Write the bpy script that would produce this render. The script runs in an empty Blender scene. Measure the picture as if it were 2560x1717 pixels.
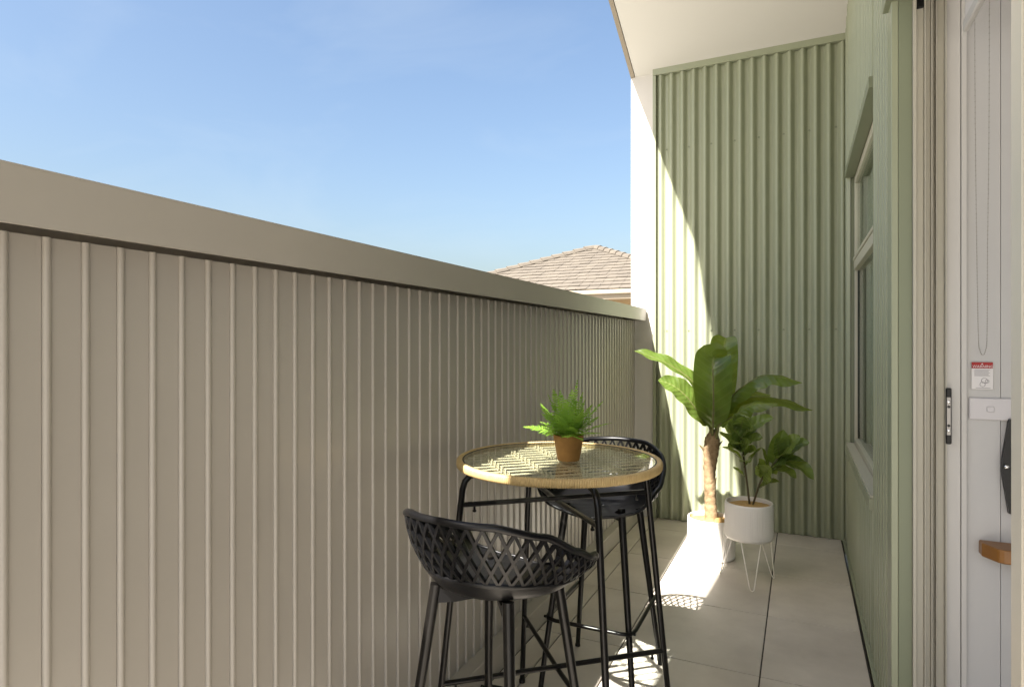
import bpy, math, random
from mathutils import Vector, Matrix
random.seed(7)
scene = bpy.context.scene
C = scene.collection
R = math.radians

# ------------------------------------------------------------------ camera
cam_d = bpy.data.cameras.new('camera')
cam = bpy.data.objects.new('camera', cam_d); C.objects.link(cam)
cam.location = (0, 0, 1.36)
cam.rotation_euler = (R(90), 0, R(25.3))
cam_d.sensor_width = 36.0
cam_d.lens = 36.0 * 1525 / 2560
cam_d.shift_y = (861 - 858.5) / 2560
cam_d.clip_start = 0.02
cam_d.clip_end = 2000
scene.camera = cam

# ------------------------------------------------------------------ sun and sky
SUN = Vector((1.0, 3.62, -4.47)).normalized()          # direction the light travels
sun_d = bpy.data.lights.new('sun', 'SUN')
sun_d.energy = 5.0; sun_d.angle = R(0.55); sun_d.color = (1.0, 0.96, 0.90)
sun = bpy.data.objects.new('sun', sun_d); C.objects.link(sun)
sun.rotation_euler = SUN.to_track_quat('-Z', 'Y').to_euler()
sun.location = (-3, -8, 12)
world = bpy.data.worlds.new('World'); scene.world = world
world.use_nodes = True
wn = world.node_tree.nodes; wl = world.node_tree.links
bg = wn['Background']
sky = wn.new('ShaderNodeTexSky'); sky.sky_type = 'NISHITA'; sky.sun_disc = False
sky.sun_elevation = math.asin(-SUN.z)
sky.sun_rotation = math.atan2(-SUN.x, -SUN.y) % (2 * math.pi)
sky.altitude = 20; sky.air_density = 1.4; sky.dust_density = 4.0; sky.ozone_density = 4.0
# thin cirrus veils over the whole sky
tcw = wn.new('ShaderNodeTexCoord'); mpw = wn.new('ShaderNodeMapping'); mpw.inputs['Scale'].default_value = (1.2, 2.6, 5.0); mpw.inputs['Rotation'].default_value = (0.3, 0.2, 0.5)
wl.new(tcw.outputs['Generated'], mpw.inputs[0])
nzw = wn.new('ShaderNodeTexNoise'); nzw.inputs['Scale'].default_value = 1.7; nzw.inputs['Detail'].default_value = 7; nzw.inputs['Roughness'].default_value = 0.55; nzw.inputs['Distortion'].default_value = 0.6
wl.new(mpw.outputs[0], nzw.inputs['Vector'])
rgw = wn.new('ShaderNodeMapRange'); rgw.inputs[1].default_value = 0.48; rgw.inputs[2].default_value = 0.80; rgw.inputs[4].default_value = 0.18
wl.new(nzw.outputs[0], rgw.inputs[0])
mxw = wn.new('ShaderNodeMix'); mxw.data_type = 'RGBA'; mxw.inputs[7].default_value = (3.4, 3.9, 4.3, 1)
wl.new(rgw.outputs[0], mxw.inputs[0]); wl.new(sky.outputs[0], mxw.inputs[6])
wl.new(mxw.outputs[2], bg.inputs[0])
bg.inputs[1].default_value = 0.055

scene.view_settings.view_transform = 'Standard'
scene.view_settings.look = 'None'
scene.view_settings.exposure = 2.15
scene.view_settings.use_white_balance = True
scene.view_settings.white_balance_temperature = 6600
scene.view_settings.white_balance_tint = 11
scene.view_settings.gamma = 1.0
scene.view_settings.use_curve_mapping = False

# ------------------------------------------------------------------ helpers
def mat(name, col, rough=0.6, spec=0.4, metal=0.0, noise=None, bump=None, coat=0.0, trans=None):
    """noise = (scale, amount 0..1, second colour), bump = (scale, strength)"""
    m = bpy.data.materials.new(name); m.use_nodes = True
    n = m.node_tree.nodes; l = m.node_tree.links
    p = n['Principled BSDF']
    p.inputs['Base Color'].default_value = (*col, 1)
    p.inputs['Roughness'].default_value = rough
    p.inputs['Specular IOR Level'].default_value = spec
    p.inputs['Metallic'].default_value = metal
    p.inputs['Coat Weight'].default_value = coat
    tc = n.new('ShaderNodeTexCoord')
    if noise:
        s, amt, c2 = noise
        t = n.new('ShaderNodeTexNoise'); t.inputs['Scale'].default_value = s
        t.inputs['Detail'].default_value = 6; t.inputs['Roughness'].default_value = 0.6
        geo = n.new('ShaderNodeNewGeometry')
        l.new(geo.outputs['Position'], t.inputs['Vector'])
        r = n.new('ShaderNodeMapRange'); r.inputs[1].default_value = 0.3; r.inputs[2].default_value = 0.7
        r.inputs[3].default_value = 0; r.inputs[4].default_value = amt
        l.new(t.outputs[0], r.inputs[0])
        mx = n.new('ShaderNodeMix'); mx.data_type = 'RGBA'
        mx.inputs[6].default_value = (*col, 1); mx.inputs[7].default_value = (*c2, 1)
        l.new(r.outputs[0], mx.inputs[0]); l.new(mx.outputs[2], p.inputs['Base Color'])
    if bump:
        geo2 = n.new('ShaderNodeNewGeometry')
        t2 = n.new('ShaderNodeTexNoise'); t2.inputs['Scale'].default_value = bump[0]; t2.inputs['Detail'].default_value = 4
        l.new(geo2.outputs['Position'], t2.inputs['Vector'])
        b = n.new('ShaderNodeBump'); b.inputs['Strength'].default_value = bump[1]; b.inputs['Distance'].default_value = 0.01
        l.new(t2.outputs[0], b.inputs['Height']); l.new(b.outputs[0], p.inputs['Normal'])
    if trans:
        tr = n.new('ShaderNodeBsdfTranslucent'); tr.inputs[0].default_value = (*trans[1], 1)
        ms = n.new('ShaderNodeMixShader'); ms.inputs[0].default_value = trans[0]
        out = n['Material Output']
        l.new(p.outputs[0], ms.inputs[1]); l.new(tr.outputs[0], ms.inputs[2]); l.new(ms.outputs[0], out.inputs[0])
    return m

class MB:
    def __init__(self): self.v = []; self.f = []; self.uv = {}
    def add(self, verts, faces):
        o = len(self.v); self.v += [tuple(p) for p in verts]; self.f += [tuple(i + o for i in q) for q in faces]
        return o
    def box(self, x0, x1, y0, y1, z0, z1, c=0.0):
        if c <= 0:
            self.add([(x0,y0,z0),(x1,y0,z0),(x1,y1,z0),(x0,y1,z0),(x0,y0,z1),(x1,y0,z1),(x1,y1,z1),(x0,y1,z1)],
                     [(3,2,1,0),(4,5,6,7),(0,1,5,4),(1,2,6,5),(2,3,7,6),(3,0,4,7)])
            return self
        # chamfered box: 24 verts
        V = []; idx = {}
        for sx in (0,1):
            for sy in (0,1):
                for sz in (0,1):
                    X = (x0,x1)[sx]; Y = (y0,y1)[sy]; Z = (z0,z1)[sz]
                    dx = c if sx == 0 else -c; dy = c if sy == 0 else -c; dz = c if sz == 0 else -c
                    idx[(sx,sy,sz,'x')] = len(V); V.append((X, Y+dy, Z+dz))
                    idx[(sx,sy,sz,'y')] = len(V); V.append((X+dx, Y, Z+dz))
                    idx[(sx,sy,sz,'z')] = len(V); V.append((X+dx, Y+dy, Z))
        F = []
        cyc = [(0,0),(1,0),(1,1),(0,1)]
        for s in (0,1):
            F.append([idx[(s,a,b,'x')] for a,b in (cyc if s else cyc[::-1])])
            F.append([idx[(a,s,b,'y')] for a,b in (cyc[::-1] if s else cyc)])
            F.append([idx[(a,b,s,'z')] for a,b in (cyc if s else cyc[::-1])])
        for a in (0,1):
            for b in (0,1):
                q = [idx[(0,a,b,'y')], idx[(1,a,b,'y')], idx[(1,a,b,'z')], idx[(0,a,b,'z')]]; F.append(q if a == b else q[::-1])
                q = [idx[(a,0,b,'x')], idx[(a,1,b,'x')], idx[(a,1,b,'z')], idx[(a,0,b,'z')]]; F.append(q[::-1] if a == b else q)
                q = [idx[(a,b,0,'x')], idx[(a,b,1,'x')], idx[(a,b,1,'y')], idx[(a,b,0,'y')]]; F.append(q if a == b else q[::-1])
                for d in (0,1):
                    q = [idx[(a,b,d,'x')], idx[(a,b,d,'y')], idx[(a,b,d,'z')]]; F.append(q if (a+b+d) % 2 else q[::-1])
        self.add(V, F); return self
    def tube(self, pts, rad, seg=10, cap=True, square=False, roll=None):
        pts = [Vector(p) for p in pts]; n = len(pts)
        rads = rad if isinstance(rad, (list, tuple)) else [rad] * n
        up = None; rings = []
        for i, p in enumerate(pts):
            t = (pts[min(i+1,n-1)] - pts[max(i-1,0)]).normalized()
            if up is None:
                ref = Vector(roll) if roll else (Vector((0,0,1)) if abs(t.z) < 0.9 else Vector((1,0,0)))
                up = (ref - t * ref.dot(t)).normalized()
            else: up = (up - t * up.dot(t)).normalized()
            s = t.cross(up)
            rings.append([p + (up * math.cos(a) + s * math.sin(a)) * rads[i] for a in [2*math.pi*k/seg + (math.pi/4 if square else 0) for k in range(seg)]])
        V = [q for r in rings for q in r]; F = []
        for i in range(n-1):
            for k in range(seg):
                a = i*seg+k; b = i*seg+(k+1) % seg
                F.append((a, b, b+seg, a+seg))
        if cap:
            F.append(tuple(range(seg))[::-1]); F.append(tuple((n-1)*seg+k for k in range(seg)))
        self.add(V, F); return self
    def lathe(self, prof, seg=48, cx=0, cy=0, cap_bottom=False, cap_top=False, mod=None):
        V = []; F = []; n = len(prof)
        for (r, z) in prof:
            for k in range(seg):
                a = 2*math.pi*k/seg; rr = r + (mod(a, r, z) if mod else 0)
                V.append((cx + rr*math.cos(a), cy + rr*math.sin(a), z))
        for i in range(n-1):
            for k in range(seg):
                a = i*seg+k; b = i*seg+(k+1) % seg
                F.append((a, b, b+seg, a+seg))
        if cap_bottom: F.append(tuple(range(seg))[::-1])
        if cap_top: F.append(tuple((n-1)*seg+k for k in range(seg)))
        self.add(V, F); return self
    def extrude(self, poly, z0, z1):           # poly in xy, closed, z can be callable (x,y)->z
        n = len(poly); Z0 = z0 if callable(z0) else (lambda x, y: z0); Z1 = z1 if callable(z1) else (lambda x, y: z1)
        V = [(x, y, Z0(x, y)) for x, y in poly] + [(x, y, Z1(x, y)) for x, y in poly]
        F = [(i, (i+1) % n, (i+1) % n + n, i + n) for i in range(n)] + [tuple(range(n))[::-1], tuple(range(n, 2*n))]
        self.add(V, F); return self
    def mesh(self, name, m, smooth=None):
        me = bpy.data.meshes.new(name); me.from_pydata([tuple(p) for p in self.v], [], self.f); me.validate()
        me.materials.append(m)
        if smooth is not None:
            me.polygons.foreach_set('use_smooth', [True] * len(me.polygons))
            if smooth < 179: me.set_sharp_from_angle(angle=R(smooth))
        me.update(); return me
    def build(self, name, m, parent=None, smooth=None, loc=None):
        o = bpy.data.objects.new(name, self.mesh(name, m, smooth)); C.objects.link(o)
        if parent: o.parent = parent
        if loc: o.location = loc
        return o

def inst(name, me, parent=None, loc=(0,0,0), rot=(0,0,0)):
    o = bpy.data.objects.new(name, me); C.objects.link(o); o.location = loc; o.rotation_euler = rot
    if parent: o.parent = parent
    return o
def tag(o, label, cat, group=None):
    o['label'] = label; o['category'] = cat
    if group: o['group'] = group
    return o
def struct(o): o['kind'] = 'structure'; return o
def thing(name, label, cat, loc=(0,0,0), rz=0, group=None):
    o = bpy.data.objects.new(name, None); C.objects.link(o); o.location = loc; o.rotation_euler = (0,0,rz)
    o.empty_display_size = 0.1
    return tag(o, label, cat, group)
def copy_tree(o, parent=None):
    c = o.copy(); C.objects.link(c); c.parent = parent
    for ch in list(o.children): copy_tree(ch, c)
    return c
def cr(pts, n):                                  # Catmull-Rom
    P = [Vector(p) for p in pts]; P = [2*P[0]-P[1]] + P + [2*P[-1]-P[-2]]; out = []; m = len(P) - 3
    for i in range(n + 1):
        s = i / n * m; k = min(int(s), m-1); t = s - k; a, b, c, d = P[k:k+4]
        out.append(0.5*((2*b) + (c-a)*t + (2*a-5*b+4*c-d)*t*t + (3*b-a-3*c+d)*t**3))
    return out
def smoothstep(a, b, x):
    t = max(0, min(1, (x-a)/(b-a))); return t*t*(3-2*t)

# ------------------------------------------------------------------ materials
M = {}
M['tile'] = mat('stone_tile', (0.67, 0.615, 0.535), 0.45, 0.4, noise=(2.6, 1.0, (0.53, 0.48, 0.41)), bump=(60, 0.06))
_n = M['tile'].node_tree.nodes; _l = M['tile'].node_tree.links; _p = _n['Principled BSDF']
_src = _p.inputs['Base Color'].links[0].from_socket
_oi = _n.new('ShaderNodeObjectInfo'); _mr = _n.new('ShaderNodeMapRange'); _mr.inputs[3].default_value = 0.90; _mr.inputs[4].default_value = 1.04; _l.new(_oi.outputs['Random'], _mr.inputs[0])
_gp = _n.new('ShaderNodeNewGeometry'); _st = _n.new('ShaderNodeTexNoise'); _st.inputs['Scale'].default_value = 1.1; _st.inputs['Detail'].default_value = 9; _st.inputs['Roughness'].default_value = 0.68; _l.new(_gp.outputs['Position'], _st.inputs['Vector'])
_sr = _n.new('ShaderNodeMapRange'); _sr.inputs[1].default_value = 0.40; _sr.inputs[2].default_value = 0.62; _sr.inputs[3].default_value = 0.87; _sr.inputs[4].default_value = 1.0; _l.new(_st.outputs[0], _sr.inputs[0])
_m1 = _n.new('ShaderNodeMath'); _m1.operation = 'MULTIPLY'; _l.new(_mr.outputs[0], _m1.inputs[0]); _l.new(_sr.outputs[0], _m1.inputs[1])
_vm = _n.new('ShaderNodeVectorMath'); _vm.operation = 'SCALE'; _l.new(_src, _vm.inputs[0]); _l.new(_m1.outputs[0], _vm.inputs['Scale']); _l.new(_vm.outputs[0], _p.inputs['Base Color'])
M['grout'] = mat('grout', (0.07, 0.06, 0.05), 0.9)
M['fence'] = mat('beige_powdercoat', (0.395, 0.366, 0.320), 0.28, 0.5, noise=(1.3, 0.8, (0.36, 0.332, 0.29)), bump=(1.6, 0.02))
M['green'] = mat('green_steel', (0.300, 0.318, 0.218), 0.28, 0.5, noise=(0.9, 0.8, (0.275, 0.298, 0.208)), bump=(2.2, 0.03))
M['green_dark'] = mat('green_trim_and_shade', (0.20, 0.22, 0.145), 0.45, 0.4, noise=(2, 0.4, (0.185, 0.21, 0.145)))  # darker green of the trim; on the wall end face it paints shade
M['white_render'] = mat('white_render', (0.60, 0.575, 0.54), 0.8, 0.2, noise=(20, 0.5, (0.575, 0.55, 0.515)), bump=(140, 0.08))
M['soffit'] = mat('soffit_paint', (0.57, 0.555, 0.515), 0.7, 0.25, noise=(1.5, 0.6, (0.545, 0.53, 0.49)))
M['cream'] = mat('cream_frame', (0.42, 0.40, 0.335), 0.4, 0.45, noise=(3, 0.6, (0.39, 0.37, 0.305)))
M['offwhite'] = mat('offwhite_frame', (0.48, 0.468, 0.45), 0.45, 0.4, noise=(3, 0.5, (0.455, 0.445, 0.425)))
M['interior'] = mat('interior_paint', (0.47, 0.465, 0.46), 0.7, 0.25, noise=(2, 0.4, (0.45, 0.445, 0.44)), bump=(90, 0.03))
M['black_plastic'] = mat('black_plastic', (0.0045, 0.0045, 0.005), 0.33, 0.30, bump=(300, 0.04))
M['black_metal'] = mat('black_metal', (0.005, 0.0045, 0.004), 0.28, 0.32, noise=(40, 0.5, (0.008, 0.007, 0.006)))
M['rattan'] = mat('rattan', (0.50, 0.37, 0.17), 0.45, 0.4, noise=(60, 0.8, (0.40, 0.28, 0.115)))
M['cane'] = mat('cane', (0.74, 0.65, 0.46), 0.45, 0.4, noise=(50, 0.7, (0.64, 0.53, 0.34)))
M['seal'] = mat('black_seal', (0.015, 0.015, 0.015), 0.6)
M['white_pot'] = mat('white_ceramic', (0.76, 0.735, 0.69), 0.45, 0.45, noise=(8, 0.4, (0.73, 0.70, 0.65)))
M['white_wire'] = mat('white_wire', (0.80, 0.77, 0.70), 0.4, 0.5)
M['terracotta'] = mat('terracotta', (0.29, 0.150, 0.040), 0.75, 0.25, noise=(30, 0.8, (0.21, 0.105, 0.028)), bump=(160, 0.15))
M['soil'] = mat('potting_soil', (0.035, 0.025, 0.015), 0.95, 0.1, bump=(120, 0.8))
M['filler'] = mat('coir_filler', (0.50, 0.33, 0.13), 0.85, 0.2, noise=(40, 0.9, (0.36, 0.22, 0.08)), bump=(90, 0.5))
M['trunk'] = mat('banana_trunk', (0.33, 0.24, 0.14), 0.8, 0.2, noise=(35, 1.0, (0.20, 0.13, 0.07)), bump=(110, 0.5))
M['stem'] = mat('stem', (0.075, 0.06, 0.03), 0.7, 0.2)
M['petiole'] = mat('petiole', (0.13, 0.15, 0.045), 0.5, 0.4, noise=(30, 0.7, (0.12, 0.09, 0.03)))
M['fern'] = mat('fern_leaf', (0.25, 0.42, 0.05), 0.5, 0.35, noise=(26, 1.0, (0.10, 0.24, 0.028)), trans=(0.36, (0.42, 0.62, 0.07)))
M['chrome'] = mat('chrome', (0.75, 0.75, 0.74), 0.18, 0.5, metal=1.0)
M['steel_grey'] = mat('grey_steel', (0.28, 0.27, 0.26), 0.35, 0.5, metal=0.7)
M['timber'] = mat('varnished_timber', (0.26, 0.115, 0.025), 0.35, 0.5, noise=(14, 0.8, (0.20, 0.085, 0.02)))
M['red'] = mat('red_print', (0.30, 0.012, 0.012), 0.5)
M['card'] = mat('white_card', (0.60, 0.585, 0.585), 0.5)
M['switch'] = mat('switch_plastic', (0.50, 0.485, 0.50), 0.35, 0.45)
M['print'] = mat('grey_print', (0.25, 0.24, 0.26), 0.6)
M['bead'] = mat('steel_beads', (0.34, 0.32, 0.29), 0.35, 0.5, metal=0.6)
M['ground'] = mat('pale_bounce_ground', (0.42, 0.40, 0.36), 0.95, 0.1, noise=(0.4, 1.0, (0.32, 0.30, 0.26)))  # unseen ground, its pale tone put in to bounce light up to the soffit
M['roof_tile'] = mat('roof_tile', (0.140, 0.122, 0.098), 0.85, 0.15, noise=(2.2, 1.0, (0.105, 0.092, 0.076)))
M['brick'] = mat('tan_brick', (0.30, 0.22, 0.12), 0.85, 0.2, noise=(6, 0.8, (0.26, 0.18, 0.10)))
M['gutter'] = mat('cream_gutter', (0.25, 0.21, 0.155), 0.5, 0.4)
M['roof_metal'] = mat('roof_sheet', (0.45, 0.44, 0.42), 0.5)
M['pane_tint'] = mat('pane_reflection_tint', (0.50, 0.53, 0.46), 0.8, 0.2)  # pale green standing in for the wall's reflection in the window glass
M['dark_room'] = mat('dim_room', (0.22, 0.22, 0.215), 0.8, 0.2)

def glass_mat(name, tint, rough=0.0, base=0.0):
    m = bpy.data.materials.new(name); m.use_nodes = True
    n = m.node_tree.nodes; l = m.node_tree.links
    n.remove(n['Principled BSDF']); out = n['Material Output']
    tr = n.new('ShaderNodeBsdfTransparent'); tr.inputs[0].default_value = (*tint, 1)
    gl = n.new('ShaderNodeBsdfGlossy'); gl.inputs['Roughness'].default_value = rough
    lw = n.new('ShaderNodeLayerWeight'); lw.inputs[0].default_value = 0.5
    fr = n.new('ShaderNodeMath'); fr.operation = 'POWER'; fr.inputs[1].default_value = 5.0; l.new(lw.outputs['Facing'], fr.inputs[0])
    mm = n.new('ShaderNodeMath'); mm.operation = 'MULTIPLY_ADD'; mm.inputs[1].default_value = 0.80; mm.inputs[2].default_value = base
    mm.use_clamp = True
    ms = n.new('ShaderNodeMixShader')
    l.new(fr.outputs[0], mm.inputs[0]); l.new(mm.outputs[0], ms.inputs[0])
    l.new(tr.outputs[0], ms.inputs[1]); l.new(gl.outputs[0], ms.inputs[2]); l.new(ms.outputs[0], out.inputs[0])
    return m
M['glass'] = glass_mat('window_glass', (0.90, 0.94, 0.91), 0.0, 0.05)
M['table_glass'] = glass_mat('table_glass', (0.92, 0.95, 0.93), 0.01, 0.045)
M['door_glass'] = glass_mat('tinted_glass', (0.25, 0.25, 0.27), 0.0, 0.04)

def leaf_mat(name, top, vein, trans, scale, rough=0.30, pale=0.25):
    m = bpy.data.materials.new(name); m.use_nodes = True
    n = m.node_tree.nodes; l = m.node_tree.links; p = n['Principled BSDF']
    uv = n.new('ShaderNodeUVMap')
    sep = n.new('ShaderNodeSeparateXYZ'); l.new(uv.outputs[0], sep.inputs[0])
    # v runs -1..1 across, u 0..1 along ; lateral veins slant with |v|
    ab = n.new('ShaderNodeMath'); ab.operation = 'ABSOLUTE'; l.new(sep.outputs[1], ab.inputs[0])
    ma = n.new('ShaderNodeMath'); ma.operation = 'MULTIPLY_ADD'; ma.inputs[1].default_value = -0.12; l.new(ab.outputs[0], ma.inputs[0]); l.new(sep.outputs[0], ma.inputs[2])
    mu = n.new('ShaderNodeMath'); mu.operation = 'MULTIPLY'; mu.inputs[1].default_value = scale; l.new(ma.outputs[0], mu.inputs[0])
    sn = n.new('ShaderNodeMath'); sn.operation = 'SINE'; l.new(mu.outputs[0], sn.inputs[0])
    r1 = n.new('ShaderNodeMapRange'); r1.inputs[1].default_value = 0.75; r1.inputs[2].default_value = 1.0; l.new(sn.outputs[0], r1.inputs[0])
    r1.inputs[4].default_value = 0.38
    rib = n.new('ShaderNodeMapRange'); rib.inputs[1].default_value = 0.07; rib.inputs[2].default_value = 0.03; l.new(ab.outputs[0], rib.inputs[0])
    mx = n.new('ShaderNodeMath'); mx.operation = 'MAXIMUM'; l.new(r1.outputs[0], mx.inputs[0]); l.new(rib.outputs[0], mx.inputs[1])
    geo = n.new('ShaderNodeNewGeometry'); nz = n.new('ShaderNodeTexNoise'); nz.inputs['Scale'].default_value = 14; l.new(geo.outputs['Position'], nz.inputs['Vector'])
    c0 = n.new('ShaderNodeMix'); c0.data_type = 'RGBA'; c0.inputs[6].default_value = (*top, 1); c0.inputs[7].default_value = (*[c*0.62 for c in top], 1)
    rr = n.new('ShaderNodeMapRange'); rr.inputs[1].default_value = 0.35; rr.inputs[2].default_value = 0.65; l.new(nz.outputs[0], rr.inputs[0]); l.new(rr.outputs[0], c0.inputs[0])
    oi = n.new('ShaderNodeObjectInfo'); cp = n.new('ShaderNodeMapRange'); cp.inputs[1].default_value = 0.55; cp.inputs[2].default_value = 1.0; cp.inputs[4].default_value = pale; l.new(oi.outputs['Random'], cp.inputs[0])
    cy = n.new('ShaderNodeMix'); cy.data_type = 'RGBA'; l.new(cp.outputs[0], cy.inputs[0]); l.new(c0.outputs[2], cy.inputs[6]); cy.inputs[7].default_value = (0.30, 0.38, 0.08, 1)
    c1 = n.new('ShaderNodeMix'); c1.data_type = 'RGBA'; l.new(cy.outputs[2], c1.inputs[6]); c1.inputs[7].default_value = (*vein, 1); l.new(mx.outputs[0], c1.inputs[0])
    l.new(c1.outputs[2], p.inputs['Base Color']); p.inputs['Roughness'].default_value = rough; p.inputs['Specular IOR Level'].default_value = 0.5
    bp = n.new('ShaderNodeBump'); bp.inputs['Strength'].default_value = 0.28; bp.inputs['Distance'].default_value = 0.004; l.new(sn.outputs[0], bp.inputs['Height']); l.new(bp.outputs[0], p.inputs['Normal'])
    tr = n.new('ShaderNodeBsdfTranslucent'); ms = n.new('ShaderNodeMixShader'); ms.inputs[0].default_value = trans[0]
    tr.inputs[0].default_value = (*trans[1], 1)
    l.new(p.outputs[0], ms.inputs[1]); l.new(tr.outputs[0], ms.inputs[2]); l.new(ms.outputs[0], n['Material Output'].inputs[0])
    return m
M['banana'] = leaf_mat('banana_leaf', (0.085, 0.150, 0.028), (0.17, 0.21, 0.06), (0.36, (0.36, 0.44, 0.045)), 84, 0.26, 0.10)
M['fig'] = leaf_mat('fig_leaf', (0.085, 0.135, 0.028), (0.18, 0.23, 0.07), (0.30, (0.34, 0.45, 0.06)), 42, 0.30, 0.60)

# ================================================================== SETTING
g = MB(); g.add([(-600,-600,-0.2),(600,-600,-0.2),(600,900,-0.2),(-600,900,-0.2)], [(0,1,2,3)])
struct(g.build('ground', M['ground']))

# balcony floor: bed of grout with single tiles
FY0, FY1 = -1.6, 4.83
fl = MB().box(-1.30, 0.262, FY0, FY1 + 0.1, -0.15, -0.006).build('balcony_floor', M['grout'])
struct(fl)
xs = [-1.131, -1.019, -0.731, -0.150, 0.258]
ys = [-1.6, -0.98, -0.355, 0.255, 0.865, 1.475, 2.085, 2.695, 3.315, 3.930, 4.540, 4.826]
gap = 0.0030
random.seed(3)
for i in range(len(xs) - 1):
    for j in range(len(ys) - 1):
        z = random.uniform(-0.0006, 0.0006)
        MB().box(xs[i] + gap, xs[i+1] - gap, ys[j] + gap, ys[j+1] - gap, -0.009, z, 0.0012).build('floor_tile', M['tile'], fl)

# ================================================================== FENCE
fence = thing('fence', 'long beige metal boundary fence with raised beads, wide cap and bottom rail', 'fence', (-1.195, 1.6, 0))
def fpart(mb, name, m, smooth=None):
    o = mb.build(name, m, fence, smooth); o.location = (1.195, -1.6, 0); return o
cap = MB(); cap.box(-1.292, -1.100, -2.0, 4.806, 1.638, 1.641); cap.box(-1.103, -1.100, -2.0, 4.806, 1.547, 1.6378); cap.box(-1.292, -1.289, -2.0, 4.806, 1.547, 1.6378)
cap.box(-1.1065, -1.1032, -2.0, 4.806, 1.547, 1.5495); cap.box(-1.2888, -1.2075, -2.0, 4.806, 1.5480, 1.5505)  # inner lip, then an unseen plate added to keep light out of the cap
fpart(cap, 'cap_rail', M['fence'])
fpart(MB().box(-1.293, -1.099, 4.8065, 4.8085, 1.546, 1.642), 'cap_end', M['fence'])
fpart(MB().box(-1.290, -1.1335, -2.0, 4.824, -0.006, 0.104, 0.003), 'bottom_rail', M['fence'])
W = 0.0645
prof = []
br = 0.0068
for k in range(9):
    a = math.pi * k / 8
    prof.append((br * 1.0 * math.sin(a), br - br * math.cos(a)))
prof = [(0, -0.0)] + prof[1:] + [(0, W - 0.0012), (-0.0016, W - 0.0006), (-0.0016, W), (-0.012, W), (-0.012, 0)]
sl = MB().extrude(prof[::-1], 0.1, 1.5475).mesh('slat', M['fence'], 40)
ns = 0
y = 0.5535 - 0.0068 - W * 36
while y + W < 4.83:
    if y > -1.95: inst('slat', sl, fence, (0, y - 1.6, 0)); ns += 1
    y += W
fpart(MB().box(-1.206, -1.1955, y, 4.824, 0.1, 1.5475), 'end_strip', M['fence'])

# ================================================================== END WALL
PITCH = 0.0835; DEP = 0.026
def rib_profile(a0, a1, first, crest=0.0040, flank=0.0300, dep=0.032):
    """list of (along, out) for rounded ribs; 'first' is the position of one crest centre"""
    pts = []; k = math.floor((a0 - first) / PITCH) - 1
    seq = [(-crest - flank - 0.002, 0)]
    for q in range(9):
        t = q / 8; seq.append((-crest - flank + flank * t, dep * (t*t*(3-2*t)*0.8 + t*0.2)))
    seq += [(-d_, o_) for d_, o_ in seq[::-1]]
    pts.append((a0, 0))
    while first + k * PITCH < a1 + PITCH:
        for d, o in seq:
            p = first + k * PITCH + d
            if a0 + 0.001 < p < a1 - 0.001: pts.append((p, o))
        k += 1
    pts.append((a1, 0)); return pts
endw = thing('end_wall', 'pale green corrugated metal wall with white edge closing the end behind the plants', 'wall', (-0.4, 4.83, 0))
def epart(mb, name, m, smooth=None, parent=None):
    o = mb.build(name, m, parent or endw, smooth)
    if not parent: o.location = (0.4, -4.83, 0)
    return o
GX0, GX1 = -1.020, 0.285
pr = rib_profile(GX0, GX1, -0.9865)
poly = [(x, 4.830 - o) for x, o in pr]
sheet = MB(); n = len(poly)
sheet.add([(x, y, 0.004) for x, y in poly] + [(x, y, 3.462) for x, y in poly], [(i, i+1, i+1+n, i+n) for i in range(n-1)])
cl = epart(sheet, 'cladding', M['green'], 50)
epart(MB().box(-1.0455, 0.6, 4.834, 4.98, -0.1, 3.60), 'wall_core', M['green_dark'])
epart(MB().box(-1.227, -1.0475, 4.828, 4.982, -0.15, 3.62, 0.003), 'white_panel', M['white_render'])
epart(MB().box(-1.0465, -1.0215, 4.792, 4.8338, 0.002, 3.462, 0.002), 'corner_flashing', M['green'])
epart(MB().box(-1.0465, 0.283, 4.790, 4.833, 3.464, 3.515, 0.002), 'head_flashing', M['green'])
sc = MB(); sc.lathe([(0.0075, 0), (0.0075, 0.0015), (0.0045, 0.0018), (0.0045, 0.005), (0.0035, 0.006)], 6, cap_top=True)
scm = sc.mesh('screw', M['green_dark'])
for zrow, off in ((2.881, 0), (1.467, 0)):
    for k in range(8):
        inst('screw', scm, cl, (-0.9865 + 0.0418 + (2*k) * PITCH if True else 0, 4.8295, zrow), (R(90), 0, 0))

# ================================================================== BUILDING (right)
PK_Y, PK_Z = 3.00, 4.37
def roof_z(y): return PK_Z - (0.48 if y > PK_Y else 0.42) * abs(y - PK_Y)
bld = thing('apartment_building', 'green clad building on the right with raked cream soffit, window and door opening', 'building', (0.3, 3.6, 0))
BL = Vector((0.3, 3.6, 0))
def bpart(mb, name, m, smooth=None, parent=None):
    o = mb.build(name, m, parent or bld, smooth)
    if parent is None: o.location = -BL
    return o
def sub(mb, name, m, parent, smooth=None):
    return mb.build(name, m, parent, smooth)
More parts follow.
